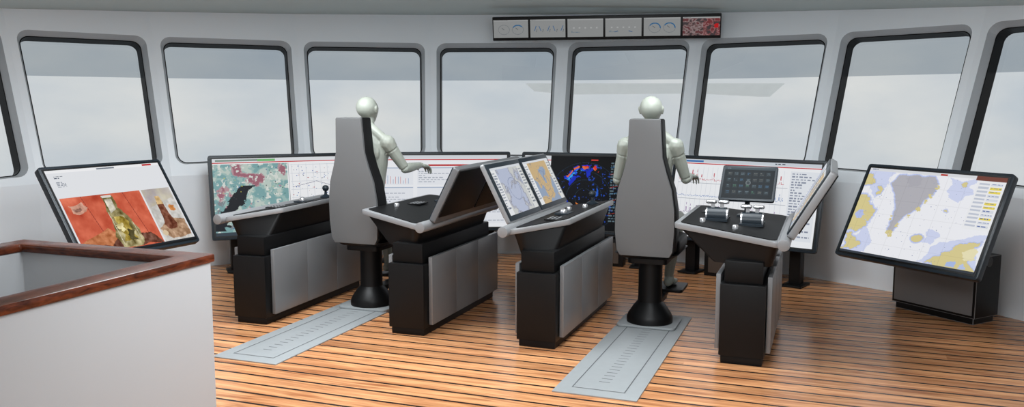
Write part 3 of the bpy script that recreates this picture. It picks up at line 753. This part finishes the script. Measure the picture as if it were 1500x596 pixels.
# ------------------------------------------------------------ stair enclosure
K=Vector((-1.19,3.37))
e=empty('stair_enclosure',(K.x,K.y,0),-A,'white waist-high stairwell enclosure with polished wooden rail','railing')
def ringbox(b,x0,x1,y0,y1,t,z0,z1):
    o=[(x0,y0),(x1,y0),(x1,y1),(x0,y1)]; i=[(x0+t,y0+t),(x1-t,y0+t),(x1-t,y1-t),(x0+t,y1-t)]
    vs=[(x,y,z) for z in (z0,z1) for x,y in o]+[(x,y,z) for z in (z0,z1) for x,y in i]
    fs=[]
    for k in range(4):
        j=(k+1)%4
        fs+=[(k,j,4+j,4+k),(8+k,8+j,12+j,12+k),(4+k,4+j,12+j,12+k),(k,j,8+j,8+k)]
    b.add(vs,fs)
b=B(); ringbox(b,-1.02,-.012,-2.2,-.012,.085,0,.965); b.obj('enclosure_panel',M_white,parent=e,bevel=.004)
b=B(); ringbox(b,-1.035,0,-2.215,0,.11,.966,1.0); b.obj('wooden_cap_rail',M_cap,parent=e,bevel=.008)

# ------------------------------------------------------------ overhead instrument row
p0=Vector((-.20,8.95)); p1=Vector((2.06,8.55)); mid=(p0+p1)/2; d=(p1-p0); w=d.length; rz=math.atan2(d.y,d.x)
e=empty('overhead_display_row',(mid.x,mid.y,2.35),rz,'black overhead instrument bar holding six small screens','screen')
t=rad(-10); H=.24
Mo=frame((0,0,0),(1,0,0),(0,math.sin(t),math.cos(t)),(0,-math.cos(t),math.sin(t)))
b=B(); b.box(-w/2,w/2,-H/2,H/2,-.05,0); b.obj('housing',M_blk,parent=e,M=Mo,bevel=.005)
for i in range(6):
    raster('screen',img_small(i),w/6-.022,H-.06,e,Mo@Matrix.Translation((-w/2+(i+.5)*w/6,0,.002)))
for x in (-.8,.1):
    b=B(); b.box(x-.03,x+.03,.04,.36,-.02,.03); b.obj('bracket',M_blk,parent=e)

# ------------------------------------------------------------ exterior boom
b=B(); b.prism([(.25,1.93),(4.75,1.93),(4.5,1.70),(3.3,1.76),(1.0,1.74),(.4,1.80)],0,.5,M=frame((0,15,0),(1,0,0),(0,0,1),(0,1,0)))
o=b.obj('deck_boom',mat('boom_grey',(232,233,231),.8)); o['label']='pale grey ship boom outside the windows'; o['category']='ship boom'

# ------------------------------------------------------------ light, world, camera
w=bpy.data.worlds.new('World'); S.world=w; w.use_nodes=True; nt=w.node_tree; N=nt.nodes; Lk=nt.links
bg=N['Background']; tc=N.new('ShaderNodeTexCoord'); mp=N.new('ShaderNodeMapping'); mp.inputs['Scale'].default_value=(1,1,2.5)
Lk.new(tc.outputs['Generated'],mp.inputs['Vector']); ns=N.new('ShaderNodeTexNoise'); ns.inputs['Scale'].default_value=4.2; ns.inputs['Detail'].default_value=7
Lk.new(mp.outputs[0],ns.inputs['Vector']); rp=N.new('ShaderNodeValToRGB')
rp.color_ramp.elements[0].position=.38; rp.color_ramp.elements[1].position=.68
rp.color_ramp.elements[0].color=(*lin((202,210,217)),1); rp.color_ramp.elements[1].color=(*lin((230,231,229)),1)
Lk.new(ns.outputs['Fac'],rp.inputs['Fac']); Lk.new(rp.outputs[0],bg.inputs['Color']); bg.inputs['Strength'].default_value=.99
def area(loc,size,en,rot=(0,0,0),c=(.91,.965,1)):
    l=bpy.data.lights.new('fill_light','AREA'); l.energy=en; l.size=size; l.color=c
    o=bpy.data.objects.new('fill_light',l); COL.objects.link(o); o.location=loc; o.rotation_euler=rot
area((-1.6,5.4,2.5),1.6,122); area((1.5,5.2,2.5),1.6,122); area((0.3,2.9,2.5),1.8,128,(rad(50),0,0))  # unseen lamps added to brighten the room; last one aims at the front wall

cam=bpy.data.cameras.new('Camera'); co=bpy.data.objects.new('Camera',cam); COL.objects.link(co)
co.location=(0,0,1.6); co.rotation_euler=(rad(90-6.75),0,0); cam.lens=30.0; cam.sensor_width=36; cam.clip_start=.05; cam.clip_end=200
S.camera=co
